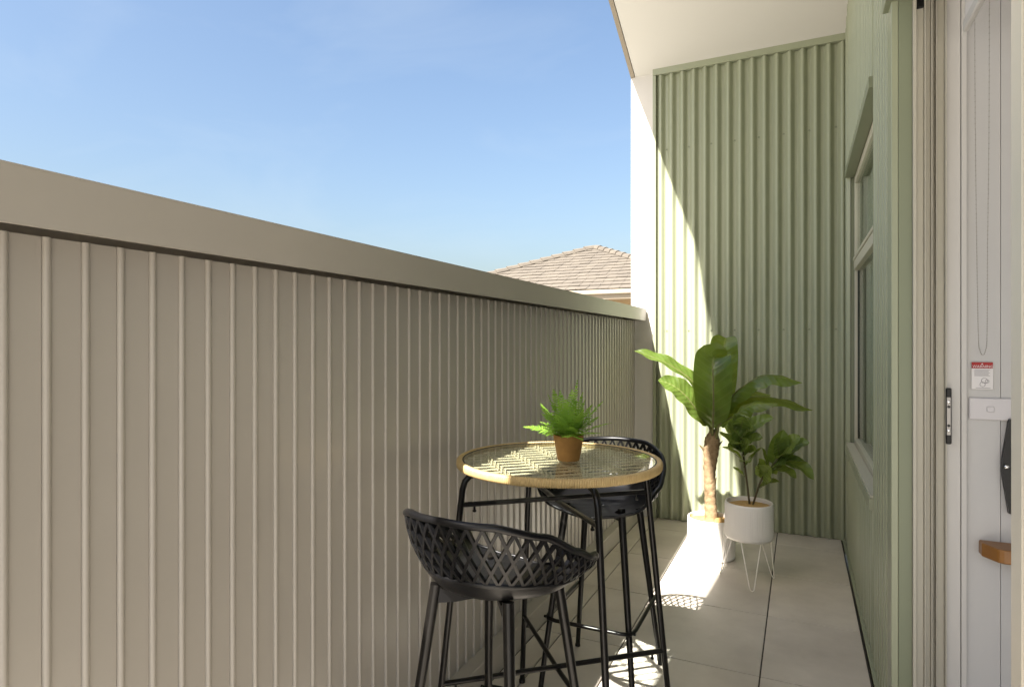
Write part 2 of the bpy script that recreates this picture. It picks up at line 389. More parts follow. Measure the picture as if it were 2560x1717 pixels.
# soffit sheets and roof (two pitches)
for (ya, yb, nm) in ((PK_Y, 4.835, 'far'), (-0.9, PK_Y, 'near')):
    x0, x1 = -1.192, 0.34
    s = MB(); t = 0.012
    s.add([(x0,ya,roof_z(ya)),(x1,ya,roof_z(ya)),(x1,yb,roof_z(yb)),(x0,yb,roof_z(yb)),
           (x0,ya,roof_z(ya)+t),(x1,ya,roof_z(ya)+t),(x1,yb,roof_z(yb)+t),(x0,yb,roof_z(yb)+t)],
          [(0,3,2,1),(4,5,6,7),(0,1,5,4),(1,2,6,5),(2,3,7,6),(3,0,4,7)])
    bpart(s, 'soffit', M['soffit'])
    yb2 = yb + (0.16 if nm == 'far' else 0)
    def slab(xa, xb, d0, d1):
        m_ = MB(); m_.add([(xa,ya,roof_z(ya)+d0),(xb,ya,roof_z(ya)+d0),(xb,yb2,roof_z(yb2)+d0),(xa,yb2,roof_z(yb2)+d0),
           (xa,ya,roof_z(ya)+d1),(xb,ya,roof_z(ya)+d1),(xb,yb2,roof_z(yb2)+d1),(xa,yb2,roof_z(yb2)+d1)],
          [(0,3,2,1),(4,5,6,7),(0,1,5,4),(1,2,6,5),(2,3,7,6),(3,0,4,7)]); return m_
    bpart(slab(-1.228, -1.196, -0.004, 0.20), 'fascia', M['gutter'])
    bpart(slab(-1.26, 4.5, 0.202, 0.23), 'roof', M['roof_metal'])
# side wall cladding
SX = 0.300
def side_sheet(y0, y1, z0, z1, first=2.60):
    p = rib_profile(y0, y1, first, 0.0140, 0.0110, 0.020); n_ = len(p); mb = MB()
    ztop = (lambda y: roof_z(y) - 0.004) if z1 is None else (lambda y: z1)
    mb.add([(SX - o, y, z0) for y, o in p] + [(SX - o, y, ztop(y)) for y, o in p], [(i+1, i, i+n_, i+1+n_) for i in range(n_-1)])
    return bpart(mb, 'cladding', M['green'], 50)
WY0, WY1, WZ0, WZ1 = 3.03, 4.60, 0.70, 2.46
s1 = side_sheet(WY1 + 0.012, 4.812, 0.014, None)
s2 = side_sheet(WY0, WY1 + 0.012, WZ1 + 0.052, None)
s3 = side_sheet(WY0, WY1 + 0.012, 0.014, WZ0 - 0.055)
s4 = side_sheet(2.545, WY0, 0.014, None)
s5 = side_sheet(-0.9, 2.545, 2.58, None)
bpart(MB().extrude([(SX+0.002, -0.9), (SX+0.10, -0.9), (SX+0.10, 2.44), (SX+0.002, 2.44)], 2.57, lambda x, y: roof_z(y) - 0.006), 'wall_core', M['green_dark'])
for (ya, yb, za, zb) in ((2.47, WY0 + 0.02, 0, None), (WY1 + 0.02, 4.83, 0, None)):
    bpart(MB().extrude([(SX+0.003, ya), (SX+0.15, ya), (SX+0.15, yb), (SX+0.003, yb)], za, lambda x, y: roof_z(y) - 0.006), 'wall_core', M['green_dark'])
bpart(MB().extrude([(SX+0.004, WY0+0.0205), (SX+0.149, WY0+0.0205), (SX+0.149, PK_Y+0.6), (SX+0.149, WY1+0.0195), (SX+0.004, WY1+0.0195)], WZ1 + 0.05, lambda x, y: roof_z(y) - 0.007), 'wall_core', M['green_dark'])
bpart(MB().box(SX+0.004, SX+0.149, WY0+0.0205, WY1+0.0195, 0, WZ0 - 0.02), 'wall_core', M['green_dark'])
for s_, ylist, z_ in ((s3, [3.14, 3.48, 3.81, 4.14, 4.48], 0.10), (s4, [2.64, 2.81, 2.97], 0.62), (s1, [4.64, 4.73], 1.45), (s4, [2.64, 2.81, 2.97], 2.9)):
    for yy in ylist: inst('screw', scm, s_, (SX - 0.0005, yy, z_), (0, R(-90), 0))
# flashings: base tray, end trim, corner with end wall
bpart(MB().box(0.266, 0.312, 2.44, 3.62, 0.000, 0.009, 0.001), 'base_flashing', M['green'])
bpart(MB().box(0.266, 0.312, 3.622, 4.80, -0.002, 0.0075, 0.001), 'base_flashing', M['green'])
bpart(MB().box(0.281, SX + 0.002, 2.441, 2.5445, 0.0095, 4.0, 0.002), 'end_trim', M['green'])
bpart(MB().box(SX + 0.0025, 0.3415, 2.4405, 2.50, 0.0, 2.57, 0.001), 'end_trim', M['green_dark'])  # wall end face turned from the light, its shade put into the darker green
bpart(MB().box(0.2845, 0.2995, 4.790, 4.8285, 0.010, 3.49, 0.002), 'corner_flashing', M['green'])
# window
M['win_frame'] = mat('window_frame', (0.44, 0.42, 0.33), 0.45, 0.4)
wx = 0.322
win = bpart(MB().box(wx, wx+0.05, WY0, WY0+0.045, WZ0, WZ1, 0.003), 'window', M['win_frame'])
def wsub(x0, x1, y0, y1, z0, z1, nm, m=M['win_frame']): return sub(MB().box(x0, x1, y0, y1, z0, z1, 0.002), nm, m, win)
wsub(wx, wx+0.05, WY1-0.045, WY1, WZ0, WZ1, 'frame')
wsub(wx+0.001, wx+0.049, WY0+0.0455, WY1-0.0455, WZ1-0.05, WZ1-0.0005, 'frame')
wsub(wx+0.001, wx+0.049, WY0+0.0455, WY1-0.0455, WZ0+0.0005, WZ0+0.045, 'frame')
wsub(wx-0.006, wx+0.048, WY0+0.0455, WY1-0.0455, 1.845, 1.905, 'transom')
wsub(wx-0.012, wx+0.02, WY0+0.0455, WY1-0.0455, 1.9055, 1.925, 'transom')
wsub(wx+0.0155, wx+0.021, WY1-0.060, WY1-0.0455, WZ0+0.05, 1.84, 'seal', M['seal'])
sub(MB().box(wx+0.022, wx+0.028, WY0+0.0455, WY1-0.0455, WZ0+0.0455, 1.8445), 'pane', M['glass'], win)
sub(MB().box(wx+0.015, wx+0.021, WY0+0.0455, WY1-0.0455, 1.9255, WZ1-0.0505), 'pane', M['glass'], win)
sub(MB().box(wx+0.07, wx+0.075, WY0+0.0, WY1, WZ0-0.02, WZ1-0.02), 'blind', M['pane_tint'], win)  # added sheet behind the panes, coloured like the green reflection
# head hood and sill
hd = MB(); hd.extrude([(0.266, WY0-0.005), (0.322, WY0-0.005), (0.322, WY1+0.012), (0.266, WY1+0.012)], WZ1 + 0.003, WZ1 + 0.05); bpart(hd, 'window_hood', M['green_dark'])
bpart(MB().box(0.268, wx + 0.03, WY0 + 0.001, WY1 + 0.011, WZ0 - 0.054, WZ0 - 0.001, 0.002), 'window_sill', M['green'])
bpart(MB().box(0.272, wx - 0.0005, WY0 + 0.002, WY1 + 0.010, WZ0 - 0.0005, WZ0 + 0.012, 0.002), 'window_sill', M['win_frame'])

# door frame seen end on: staggered vertical sections
df = bpart(MB().box(0.342, 0.352, 2.425, 2.50, 0.0, 2.57, 0.001), 'door_frame', M['cream'])
def dsub(x0, x1, y0, y1, z0, z1, nm='frame_section', m=M['cream'], c=0.001): return sub(MB().box(x0, x1, y0, y1, z0, z1, c), nm, m, df)
dsub(0.3525, 0.3745, 2.442, 2.50, 0, 2.57)
dsub(0.3750, 0.3790, 2.430, 2.50, 0, 2.57)
dsub(0.3795, 0.3945, 2.450, 2.50, 0, 2.57)
dsub(0.3950, 0.3985, 2.436, 2.50, 0, 2.57)
dsub(0.3990, 0.4085, 2.462, 2.50, 0, 2.57)
dsub(0.4090, 0.4120, 2.440, 2.50, 0, 2.57)
dsub(0.4125, 0.4330, 2.454, 2.50, 0, 2.57)
dsub(0.4335, 0.4375, 2.432, 2.50, 0, 2.57)
dsub(0.4380, 0.4770, 2.448, 2.50, 0, 2.57, 'jamb_liner', M['offwhite'])
dsub(0.4790, 0.4940, 2.446, 2.50, 0, 2.57, 'jamb_liner', M['offwhite'])
dsub(0.30, 0.50, 0.0, 2.4395, 2.5715, 2.60, 'head', M['cream'])
dsub(0.353, 0.374, 2.435, 2.4515, 2.488, 2.5705, 'stopper', M['black_plastic'], 0.003)
# door hood over opening
bpart(MB().box(0.262, SX - 0.001, 0.0, 2.52, 2.53, 2.575, 0.002), 'door_hood', M['green_dark'])
# strike plate on the frame
sp = thing('latch_keeper', 'black latch keeper with two chrome screws on the cream door frame', 'latch', (0.441, 2.4315, 1.125))
MB().box(-0.0085, 0.0075, -0.010, 0.0, -0.092, 0.092, 0.003).build('body', M['black_plastic'], sp)
MB().box(-0.0065, 0.0045, -0.0118, -0.0102, -0.062, 0.062, 0.0005).build('face_plate', M['steel_grey'], sp)
hl = MB().lathe([(0.0045, 0), (0.0045, 0.0016), (0.003, 0.0028)], 12, cap_top=True).mesh('screw', M['chrome'], 40)
bh = MB().lathe([(0.0045, 0), (0.0045, 0.0006)], 12, cap_top=True).mesh('hole', M['seal'])
for z_ in (0.047, -0.047): inst('screw', hl, sp, (-0.001, -0.0119, z_), (R(90), 0, 0))
for z_ in (0.031, -0.031): inst('hole', bh, sp, (-0.001, -0.0119, z_), (R(90), 0, 0))
# sliding leaf (near, mostly out of frame)
M['leaf_frame'] = mat('leaf_frame', (0.66, 0.61, 0.50), 0.5, 0.35)
leaf = bpart(MB().box(0.408, 0.446, 1.568, 1.640, 0.01, 2.56, 0.003), 'sliding_door', M['leaf_frame'])
sub(MB().box(0.412, 0.442, 1.556, 1.5675, 0.02, 2.55), 'seal', M['seal'], leaf)
sub(MB().box(0.424, 0.430, 0.35, 1.556, 0.09, 2.47), 'pane', M['door_glass'], leaf)
sub(MB().box(0.4082, 0.4458, 0.27, 1.5555, 0.012, 0.0895, 0.002), 'rail', M['offwhite'], leaf)
sub(MB().box(0.4082, 0.4458, 0.27, 1.5555, 2.4705, 2.558, 0.002), 'rail', M['offwhite'], leaf)
# interior shell
iw = bpart(MB().box(0.4955, 0.5855, 2.462, 2.56, 0, 2.60), 'interior_wall', M['interior'])
bpart(MB().box(0.5875, 3.2, 2.464, 2.56, 0, 2.60), 'interior_wall', M['interior'])
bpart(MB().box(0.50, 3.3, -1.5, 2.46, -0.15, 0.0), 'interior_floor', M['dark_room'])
bpart(MB().box(0.50, 3.3, -1.5, 2.46, 2.601, 2.66), 'interior_ceiling', M['interior'])
bpart(MB().box(3.2, 3.3, -1.5, 4.9, 0.0, 2.60), 'interior_wall', M['interior'])
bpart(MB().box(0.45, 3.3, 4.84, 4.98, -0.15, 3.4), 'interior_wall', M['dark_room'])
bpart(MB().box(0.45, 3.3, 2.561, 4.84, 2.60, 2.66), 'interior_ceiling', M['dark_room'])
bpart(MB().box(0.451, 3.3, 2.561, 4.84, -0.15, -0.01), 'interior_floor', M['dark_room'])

# ---- things inside the doorway
bl = thing('roller_blind', 'white roller blind rail with hanging bead chain inside the doorway', 'blind', (0.515, 2.44, 2.36))
rb = MB(); rb.box(-0.047, -0.030, -0.95, -0.065, -0.006, 0.030, 0.004); rb.build('bottom_rail', M['offwhite'], bl)
MB().box(-0.041, -0.037, -0.95, -0.068, 0.0305, 0.24).build('fabric', M['card'], bl)
def chain(pts, nm):
    mb = MB(); d = 0.0068
    P = cr(pts, 260); acc = 0; last = P[0]; mb.tube(P[::6], 0.0007, 5)
    for q in P:
        if (q - last).length >= d:
            last = q; o = mb.add([(q + Vector(v) * 0.0023) for v in ((1,0,0),(-1,0,0),(0,1,0),(0,-1,0),(0,0,1),(0,0,-1))],
                                 [(0,2,4),(2,1,4),(1,3,4),(3,0,4),(2,0,5),(1,2,5),(3,1,5),(0,3,5)])
    mb.build(nm, M['bead'], bl, 179)
chain([(0.037, 0.0, 0.20), (0.036, 0.0, -0.3), (0.032, 0.0, -0.70), (0.031, 0.0, -0.97), (0.027, 0, -1.018), (0.020, 0, -1.035), (0.012, 0, -1.018), (0.008, 0, -0.97), (0.004, 0, -0.70), (0.000, 0, -0.3), (-0.002, 0.0, 0.20)], 'bead_chain')
tg = thing('safety_tag', 'small red and white printed safety tag hanging under the bead chain', 'tag', (0.5365, 2.456, 1.258))
MB().box(-0.0285, 0.0295, 0, 0.0012, -0.044, 0.024, 0.0005).build('card', M['card'], tg)
MB().box(-0.0280, 0.0285, -0.0004, 0.0010, 0.0245, 0.044, 0.0003).build('red_header', M['red'], tg)
def text_obj(txt, size, m, parent, loc, nm):
    cu = bpy.data.curves.new(nm, 'FONT'); cu.body = txt; cu.size = size; cu.align_x = 'CENTER'; cu.align_y = 'CENTER'; cu.extrude = 0.0001
    cu.materials.append(m)
    o = bpy.data.objects.new(nm, cu); C.objects.link(o)
    dg = bpy.context.evaluated_depsgraph_get(); me = bpy.data.meshes.new_from_object(o.evaluated_get(dg)); bpy.data.objects.remove(o)
    return inst(nm, me, parent, loc, (R(90), 0, 0))
text_obj('WARNING', 0.0115, M['card'], tg, (0.002, -0.0007, 0.0300), 'lettering')
tri = MB(); tri.add([(-0.003, -0.0007, 0.0365), (0.003, -0.0007, 0.0365), (0, -0.0007, 0.0415)], [(0,1,2)]); tri.build('warning_triangle', M['card'], tg)
tl = MB()
for k in range(7): tl.box(-0.021, 0.021 - (0.004 if k % 3 else 0), -0.0006, -0.0002, 0.0185 - k*0.0032, 0.0196 - k*0.0032)
tl.box(-0.017, 0.022, -0.0006, -0.0002, -0.0405, -0.0390)
tl.build('fine_print', M['print'], tg)
lp = MB()
for (cx_, cz_, r_) in ((0.006, -0.016, 0.008), (0.001, -0.028, 0.007), (0.013, -0.018, 0.005)):
    lp.tube([(cx_ + r_*math.cos(a), -0.0006, cz_ + r_*1.1*math.sin(a)) for a in [2*math.pi*k/20 for k in range(21)]], 0.0006, 4, cap=False)
lp.build('loop_drawing', M['print'], tg)
sw = thing('wall_plate', 'wide white plate with one square button under the safety tag', 'switch', (0.558, 2.4615, 1.15))
MB().box(-0.057, 0.056, -0.008, 0, -0.036, 0.036, 0.003).build('plate', M['switch'], sw)
MB().box(-0.010, 0.010, -0.0105, -0.0082, -0.009, 0.009, 0.002).build('button', M['switch'], sw)
shf = thing('timber_shelf', 'short varnished timber shelf end with chamfered corner inside the doorway', 'shelf', (0.60, 2.463, 0.70))
sh = MB(); sh.extrude([(-0.072, 0.0), (0.35, 0.0), (0.35, -0.10), (-0.028, -0.10), (-0.042, -0.092), (-0.072, -0.040)], -0.022, 0.022)
shb = sh.build('board', M['timber'], shf)
bv = shb.modifiers.new('bevel', 'BEVEL'); bv.width = 0.005; bv.segments = 3
hdl = thing('black_handle', 'black tapered panel with silver knob partly hidden behind the pale door edge', 'handle', (0.604, 2.458, 0.97))
hb = MB(); prof_h = [(-0.001, 0.150), (0.06, 0.165), (0.06, -0.165), (-0.001, -0.150), (-0.019, -0.02), (-0.018, 0.02)]
hb.add([(x, -0.018, z) for x, z in prof_h] + [(x, 0.0, z) for x, z in prof_h], [(0,1,2,3,4,5)[::-1], (6,7,8,9,10,11)] + [(i, (i+1) % 6, (i+1) % 6 + 6, i + 6) for i in range(6)])
hb.build('panel', M['black_plastic'], hdl)
inst('knob', MB().lathe([(0.006, 0), (0.006, 0.003), (0.004, 0.008), (0.007, 0.012), (0.004, 0.016)], 16, cap_top=True).mesh('knob', M['chrome'], 60), hdl, (-0.010, -0.0185, 0.0), (R(90), 0, 0))

# ================================================================== TABLE
TX, TY, TZ = -0.735, 1.920, 0.982
tab = thing('bar_table', 'round rattan and glass bar table on four black metal legs', 'table', (TX, TY, 0))
NR = 300; RO = 0.331
rim = MB(); V = []; F = []
NS = NR * 4; sec = 14
for i in range(NS):
    a = 2*math.pi*i/NS; w = [0.0, 0.0014, 0.0018, 0.0012][i % 4]
    for k in range(sec):
        b = 2*math.pi*k/sec
        cxx = math.copysign(abs(math.cos(b))**0.75, math.cos(b)); czz = math.copysign(abs(math.sin(b))**0.75, math.sin(b))
        r_ = RO + (0.0095 + w) * cxx; z_ = 0.9685 + (0.0125 + w) * czz
        aa = a + 0.004 * czz
        V.append((r_*math.cos(aa), r_*math.sin(aa), z_))
for i in range(NS):
    for k in range(sec):
        F.append((i*sec+k, ((i+1) % NS)*sec+k, ((i+1) % NS)*sec+(k+1) % sec, i*sec+(k+1) % sec))
rim.add(V, F); rim.build('wrapped_rim', M['rattan'], tab, 60)
MB().lathe([(0.318, 0.9772), (0.322, 0.9772), (0.322, 0.9795), (0.318, 0.9795), (0.318, 0.9772)], 96).build('seal', M['seal'], tab)
MB().lathe([(0.3175, 0.9735), (0.3175, 0.9790)], 96, cap_bottom=True, cap_top=True).build('glass_top', M['table_glass'], tab)
# canes run along direction d, bindings along e
d = Vector((0.757, 0.654)); e = Vector((0.654, -0.757))
cm = {}
sp_c = 0.0440
for ci in range(-7, 8):
    off = ci * sp_c + 0.012
    hl_ = math.sqrt(max(0, 0.322**2 - off*off))
    if hl_ < 0.05: continue
    a_ = e*off - d*hl_; b_ = e*off + d*hl_
    P = [Vector((a_.x, a_.y, 0.9630)), Vector(((a_.x+b_.x)/2, (a_.y+b_.y)/2, 0.9630 + random.uniform(-0.001, 0.001))), Vector((b_.x, b_.y, 0.9630))]
    MB().tube(cr(P, 6), 0.0036, 8).build('cane', M['cane'], tab, 60)
for row in range(-2, 3):
    rd = row * 0.118 + 0.015; c0 = d * rd; mb = MB()
    hl_ = math.sqrt(0.318**2 - rd**2)
    for ci in range(-7, 8):
        p0 = c0 + e * (ci * sp_c + 0.012)
        if p0.length > 0.300: continue
        for side in (-1, 1):          # coil of split cane standing round each crossing
            pts = []
            for q in range(15):
                a = 2*math.pi*q/14
                pp = p0 + d * (side*0.006 + 0.004*math.sin(a)) + e * (0.0100*math.cos(a))
                pts.append((pp.x, pp.y, 0.9620 + 0.0088*math.sin(a)))
            mb.tube(pts, 0.0022, 6, cap=False)
        lo = []
        for q in range(9):             # half loop bridging to the next cane
            a = math.pi*q/8; pp = p0 + e * (sp_c*0.5 - sp_c*0.5*math.cos(a)) + d * (0.007*math.sin(a))
            if pp.length < 0.312: lo.append((pp.x, pp.y, 0.9590 - 0.004*math.sin(a)))
        if len(lo) > 3: mb.tube(lo, 0.0024, 6)
    mb.build('cane_binding', M['cane'], tab, 60)
# frame
def leg_xy(z): return 0.333 + (0.845 - z) * 0.11
LEGS = []
for ang in (41, 131, 221, 311):
    u = Vector((math.cos(R(ang)), math.sin(R(ang)), 0))
    pts = []
    for r_, z_ in ((0.235, 0.9430), (0.280, 0.9420), (0.304, 0.936), (0.319, 0.920), (0.3270, 0.895), (leg_xy(0.845), 0.845), (leg_xy(0.6), 0.6), (leg_xy(0.28), 0.28), (leg_xy(0.004), 0.004)):
        pts.append(u * r_ + Vector((0, 0, z_)))
    MB().tube(pts, 0.0105, 12, roll=(-u.y, u.x, 0)).build('leg', M['black_metal'], tab, 50)
    MB().lathe([(0.0125, 0.0), (0.0125, 0.012), (0.0108, 0.014)], 12, (u*leg_xy(0)).x, (u*leg_xy(0)).y, cap_bottom=True).build('foot_cap', M['black_plastic'], tab, 40)
for z_, nm in ((0.845, 'upper_stretcher'), (0.28, 'lower_stretcher')):
    for ang, dz in ((41, 0.0), (131, -0.012)):
        u = Vector((math.cos(R(ang)), math.sin(R(ang)), 0)); r_ = leg_xy(z_)
        s_ = MB().tube([u*(-r_) + Vector((0,0,z_)), u*(-0.02) + Vector((0,0,z_+dz)), u*0.02 + Vector((0,0,z_+dz)), u*r_ + Vector((0,0,z_))], 0.0085, 10).build(nm, M['black_metal'], tab, 50)
        for sgn in (-1, 1):
            q = u * sgn * (r_ - 0.045)
            MB().lathe([(0.004, -0.020), (0.0065, -0.018), (0.0065, -0.013), (0.004, -0.012), (0.004, 0)], 10, q.x, q.y, cap_bottom=True).build('bolt', M['black_metal'], s_, 40).location = (0, 0, z_ - 0.006)

# ================================================================== STOOLS
def lerp_curve(keys, phi):
    a = abs(phi)
    for (p0, v0), (p1, v1) in zip(keys[:-1], keys[1:]):
        if a <= p1:
            t = (a - p0) / (p1 - p0); return v0 + (v1 - v0) * (t*t*(3-2*t)*0.35 + t*0.65)
    return keys[-1][1]
# phi = 0 is the back, 180 the front (degrees); local +y is the front
RIMR = [(0, 0.245), (35, 0.247), (60, 0.243), (90, 0.240), (110, 0.251), (118, 0.260), (124, 0.261), (131, 0.248), (150, 0.215), (180, 0.205)]
RIMZ = [(0, 0.228), (30, 0.224), (60, 0.192), (85, 0.136), (105, 0.098), (115, 0.088), (122, 0.070), (127, 0.046), (134, 0.024), (150, 0.008), (180, -0.006)]
PANR = [(0, 0.160), (40, 0.163), (90, 0.178), (120, 0.185), (150, 0.178), (180, 0.170)]
PANZ = [(0, 0.030), (60, 0.030), (100, 0.026), (130, 0.012), (155, -0.002), (180, -0.006)]
SEAT_Z = 0.716
def shell_pt(phi, v):
    """v 0..1 seat centre to pan edge, 1..2 pan edge to rim"""
    a = R(phi); ux, uy = math.sin(a), -math.cos(a)
    rp, zp = lerp_curve(PANR, phi), lerp_curve(PANZ, phi); rr, zr = lerp_curve(RIMR, phi), lerp_curve(RIMZ, phi)
    if v <= 1:
        r_ = rp * v; z_ = zp * (v ** 2.2) - 0.008 * (1 - v**2)
    else:
        t = v - 1
        r_ = rp + (rr - rp) * (1 - (1 - t)**1.7); z_ = zp + (zr - zp) * (t ** 1.15)
    return Vector((ux * r_, uy * r_, SEAT_Z + z_))
def wrap(p): return (p + 180) % 360 - 180
def make_stool():
    st = thing('bar_stool', 'stool', 'stool')
    # solid pan (closed to 1.12 at the back, to the rim in front)
    LAT = 121
    N = 96; vs = [0, 0.2, 0.4, 0.6, 0.8, 0.92, 1.0]
    mb = MB(); rows = []
    for i in range(N):
        phi = wrap(360 * i / N); top = 1.30 if abs(phi) < LAT - 6 else (2.0 if abs(phi) > LAT else 1.30 + 0.70*smoothstep(LAT - 6, LAT, abs(phi)))
        vv = vs + [1 + (top - 1) * k / 5 for k in (1, 2, 3, 4, 5)]
        rows.append([shell_pt(phi, v) for v in vv])
    nv = len(rows[0]); V = [p for r in rows for p in r]; F = []
    for i in range(N):
        j = (i + 1) % N
        for k in range(nv - 1):
            if k == 0: F.append((i*nv, i*nv+1, j*nv+1))
            else: F.append((i*nv+k, i*nv+k+1, j*nv+k+1, j*nv+k))
    mb.add(V, F)
    o = mb.build('seat', M['black_plastic'], st, 60)
    sd = o.modifiers.new('solid', 'SOLIDIFY'); sd.thickness = 0.006; sd.offset = -1
    # lattice wall
    lat = MB()
    S0, S1 = -LAT, LAT
    span = 18.5         # degrees travelled by a strip from pan to rim
    step = 8.6
    def strip(phi0, sgn):
        pts = []
        for k in range(15):
            t = k / 14; v = 1.26 + 0.74 * t
            ph = phi0 + sgn * span * (t - 0.5)
            if -LAT <= ph <= LAT: pts.append((ph, v))
        if len(pts) < 3: return
        P = [shell_pt(p, v) for p, v in pts]; n_ = len(P); VV = []; FF = []
        for i in range(n_):
            ph, v = pts[i]
            tan = (P[min(i+1, n_-1)] - P[max(i-1, 0)]).normalized()
            du = shell_pt(ph + 1, v) - shell_pt(ph - 1, v); dv = shell_pt(ph, min(2, v + 0.02)) - shell_pt(ph, v - 0.02)
            nn = du.cross(dv).normalized(); sd_ = tan.cross(nn).normalized()
            w, th = 0.0037, 0.0050
            for (x, y) in ((w, th), (-w, th), (-w, -th), (w, -th)): VV.append(P[i] + sd_ * x + nn * y)
        for i in range(n_ - 1):
            for k in range(4): FF.append((i*4+k, i*4+(k+1) % 4, (i+1)*4+(k+1) % 4, (i+1)*4+k))
        FF.append((3,2,1,0)); FF.append(tuple((n_-1)*4+k for k in range(4)))
        lat.add(VV, FF)
    p = -LAT - span
    while p < LAT + span:
        strip(p, 1); strip(p, -1); p += step
    lat.build('lattice_back', M['black_plastic'], st)
    # rim bead all round
    rm = MB(); ring = [shell_pt(wrap(360*i/160), 2.0) for i in range(160)]; ring += [ring[0]]
    rads = [0.0095 if abs(wrap(360*(i % 160)/160)) < 118 else max(0.0048, 0.0095 - 0.0005*(abs(wrap(360*(i % 160)/160)) - 118)) for i in range(161)]
    rm.tube(ring, rads, 10, cap=False); rm.build('rim', M['black_plastic'], st, 179)
    # front edge of the arms: vertical bead closing the lattice
    for s in (-1, 1):
        MB().tube([shell_pt(s*LAT, 1.05 + 0.95*k/8) for k in range(9)], 0.006, 8).build('arm_edge', M['black_plastic'], st, 60)
    # legs, tapered, and under-frame
    tops = [(-0.115, -0.135), (0.115, -0.135), (0.115, 0.130), (-0.115, 0.130)]
    feet = [(-0.185, -0.225), (0.185, -0.225), (0.185, 0.225), (-0.185, 0.225)]
    def lp_(i, z): t = 1 - z / 0.695; return Vector((tops[i][0] + (feet[i][0]-tops[i][0])*t, tops[i][1] + (feet[i][1]-tops[i][1])*t, z))
    for i in range(4):
        MB().tube([lp_(i, z) for z in (0.738, 0.70, 0.45, 0.2, 0.004)], [0.0148, 0.0146, 0.0130, 0.0112, 0.0100], 12).build('leg', M['black_metal'], st, 50)
        q = lp_(i, 0)
        MB().lathe([(0.0115, 0), (0.0115, 0.010), (0.0100, 0.012)], 12, q.x, q.y, cap_bottom=True).build('foot_cap', M['black_plastic'], st, 40)
    for i in range(4):                     # gusset wedge from each leg in under the pan
        A = lp_(i, 0.715); inn = Vector((-A.x, -A.y, 0)).normalized(); sd_ = Vector((-inn.y, inn.x, 0))
        VV = []
        for c_, zt, zb in ((A, 0.736, 0.692), (A + inn*0.055, 0.708, 0.688), (A + inn*0.125, 0.700, 0.692)):
            for w in (0.011, -0.011):
                VV.append(Vector((c_.x, c_.y, zt)) + sd_*w); VV.append(Vector((c_.x, c_.y, zb)) + sd_*w)
        FF = []
        for k in range(2):
            a = k*4; b = a + 4
            FF += [(a, b, b+1, a+1), (a+3, b+3, b+2, a+2), (a+2, b+2, b, a), (a+1, b+1, b+3, a+3)]
        FF += [(0, 1, 3, 2), (8, 10, 11, 9)]
        gm = MB(); gm.add(VV, FF); gm.build('leg_gusset', M['black_plastic'], st)
    # footrest: U bar round the front, open at the back
    z_ = 0.300; q0, q1, q2, q3 = lp_(0, z_), lp_(1, z_), lp_(2, z_), lp_(3, z_)
    ex = 0.018
    path = [q0 + Vector((-ex, -0.01, 0)), q3 + Vector((-ex, -0.035, 0)), q3 + Vector((-ex*0.75, -0.005, 0)), q3 + Vector((-0.004, 0.013, 0)), q3 + Vector((0.03, ex + 0.002, 0)),
            q2 + Vector((-0.03, ex + 0.002, 0)), q2 + Vector((0.004, 0.013, 0)), q2 + Vector((ex*0.75, -0.005, 0)), q2 + Vector((ex, -0.035, 0)), q1 + Vector((ex, -0.01, 0))]
    MB().tube(path, 0.0075, 10, roll=(0, 0, 1)).build('footrest', M['black_metal'], st, 60)
    for i in range(4):
        q = lp_(i, z_); s = 1 if i in (1, 2) else -1
        MB().tube([q + Vector((s*0.008, 0, 0)), q + Vector((s*0.026, 0, 0))], 0.0055, 8).build('bolt', M['black_metal'], st, 40)
    return st
stool = make_stool()
stool.location = (-0.735, 1.470, 0); stool.rotation_euler = (0, 0, R(-6))
stool['group'] = 'lattice bar stools at the table'
stool['label'] = 'black lattice-back bar stool nearest the viewer, its back to the camera'
st2 = copy_tree(stool)
st2.location = (-0.725, 2.395, 0); st2.rotation_euler = (0, 0, R(180))
st2['label'] = 'black lattice-back bar stool on the far side of the table facing the camera'

# ================================================================== LEAVES
def leaf_mesh(pts, half, up, fold=0.25, wave=0.0, wn=5, nu=22, nv=5, tip=0.9, base=0.5, curl=0.0, seed=0):
    P = cr(pts, nu); rnd = random.Random(seed); ph = rnd.uniform(0, 6); mb = MB(); UV = []
    up = Vector(up)
    for i, p in enumerate(P):
        t = i / nu; tan = (P[min(i+1, nu)] - P[max(i-1, 0)]).normalized()
        s = tan.cross(up).normalized(); nrm = s.cross(tan).normalized()
        w = half * (math.sin(math.pi * min(1, (t ** base))) ** 0.75 if 0 < t < 1 else 0)
        w = half * max(0.0, (1 - (1 - min(1, t / 0.42)) ** 2) ** 0.5 if t < 0.42 else (1 - ((t - 0.42) / 0.58) ** 2.2) ** tip) if 0 < t < 1 else 0.0008
        for j in range(-nv, nv + 1):
            q = j / nv
            wv = wave * half * math.sin(wn * 2 * math.pi * t + ph + (1.3 if q > 0 else 0)) * abs(q) ** 1.5
            ang = fold + curl * abs(q)
            mb.v.append(tuple(p + s * (q * w * math.cos(ang)) + nrm * (abs(q) * w * math.sin(ang) + wv * (1 if w > 0.002 else 0))))
            UV.append((t, q))
    m_ = 2 * nv + 1
    for i in range(nu):
        for j in range(m_ - 1): mb.f.append((i*m_+j, i*m_+j+1, (i+1)*m_+j+1, (i+1)*m_+j))
    return mb, UV
def build_leaf(name, mb, UV, m, parent):
    me = mb.mesh(name, m, 179)
    uvl = me.uv_layers.new(name='UVMap')
    for lo in me.loops: uvl.data[lo.index].uv = UV[lo.vertex_index]
    o = bpy.data.objects.new(name, me); C.objects.link(o); o.parent = parent; return o

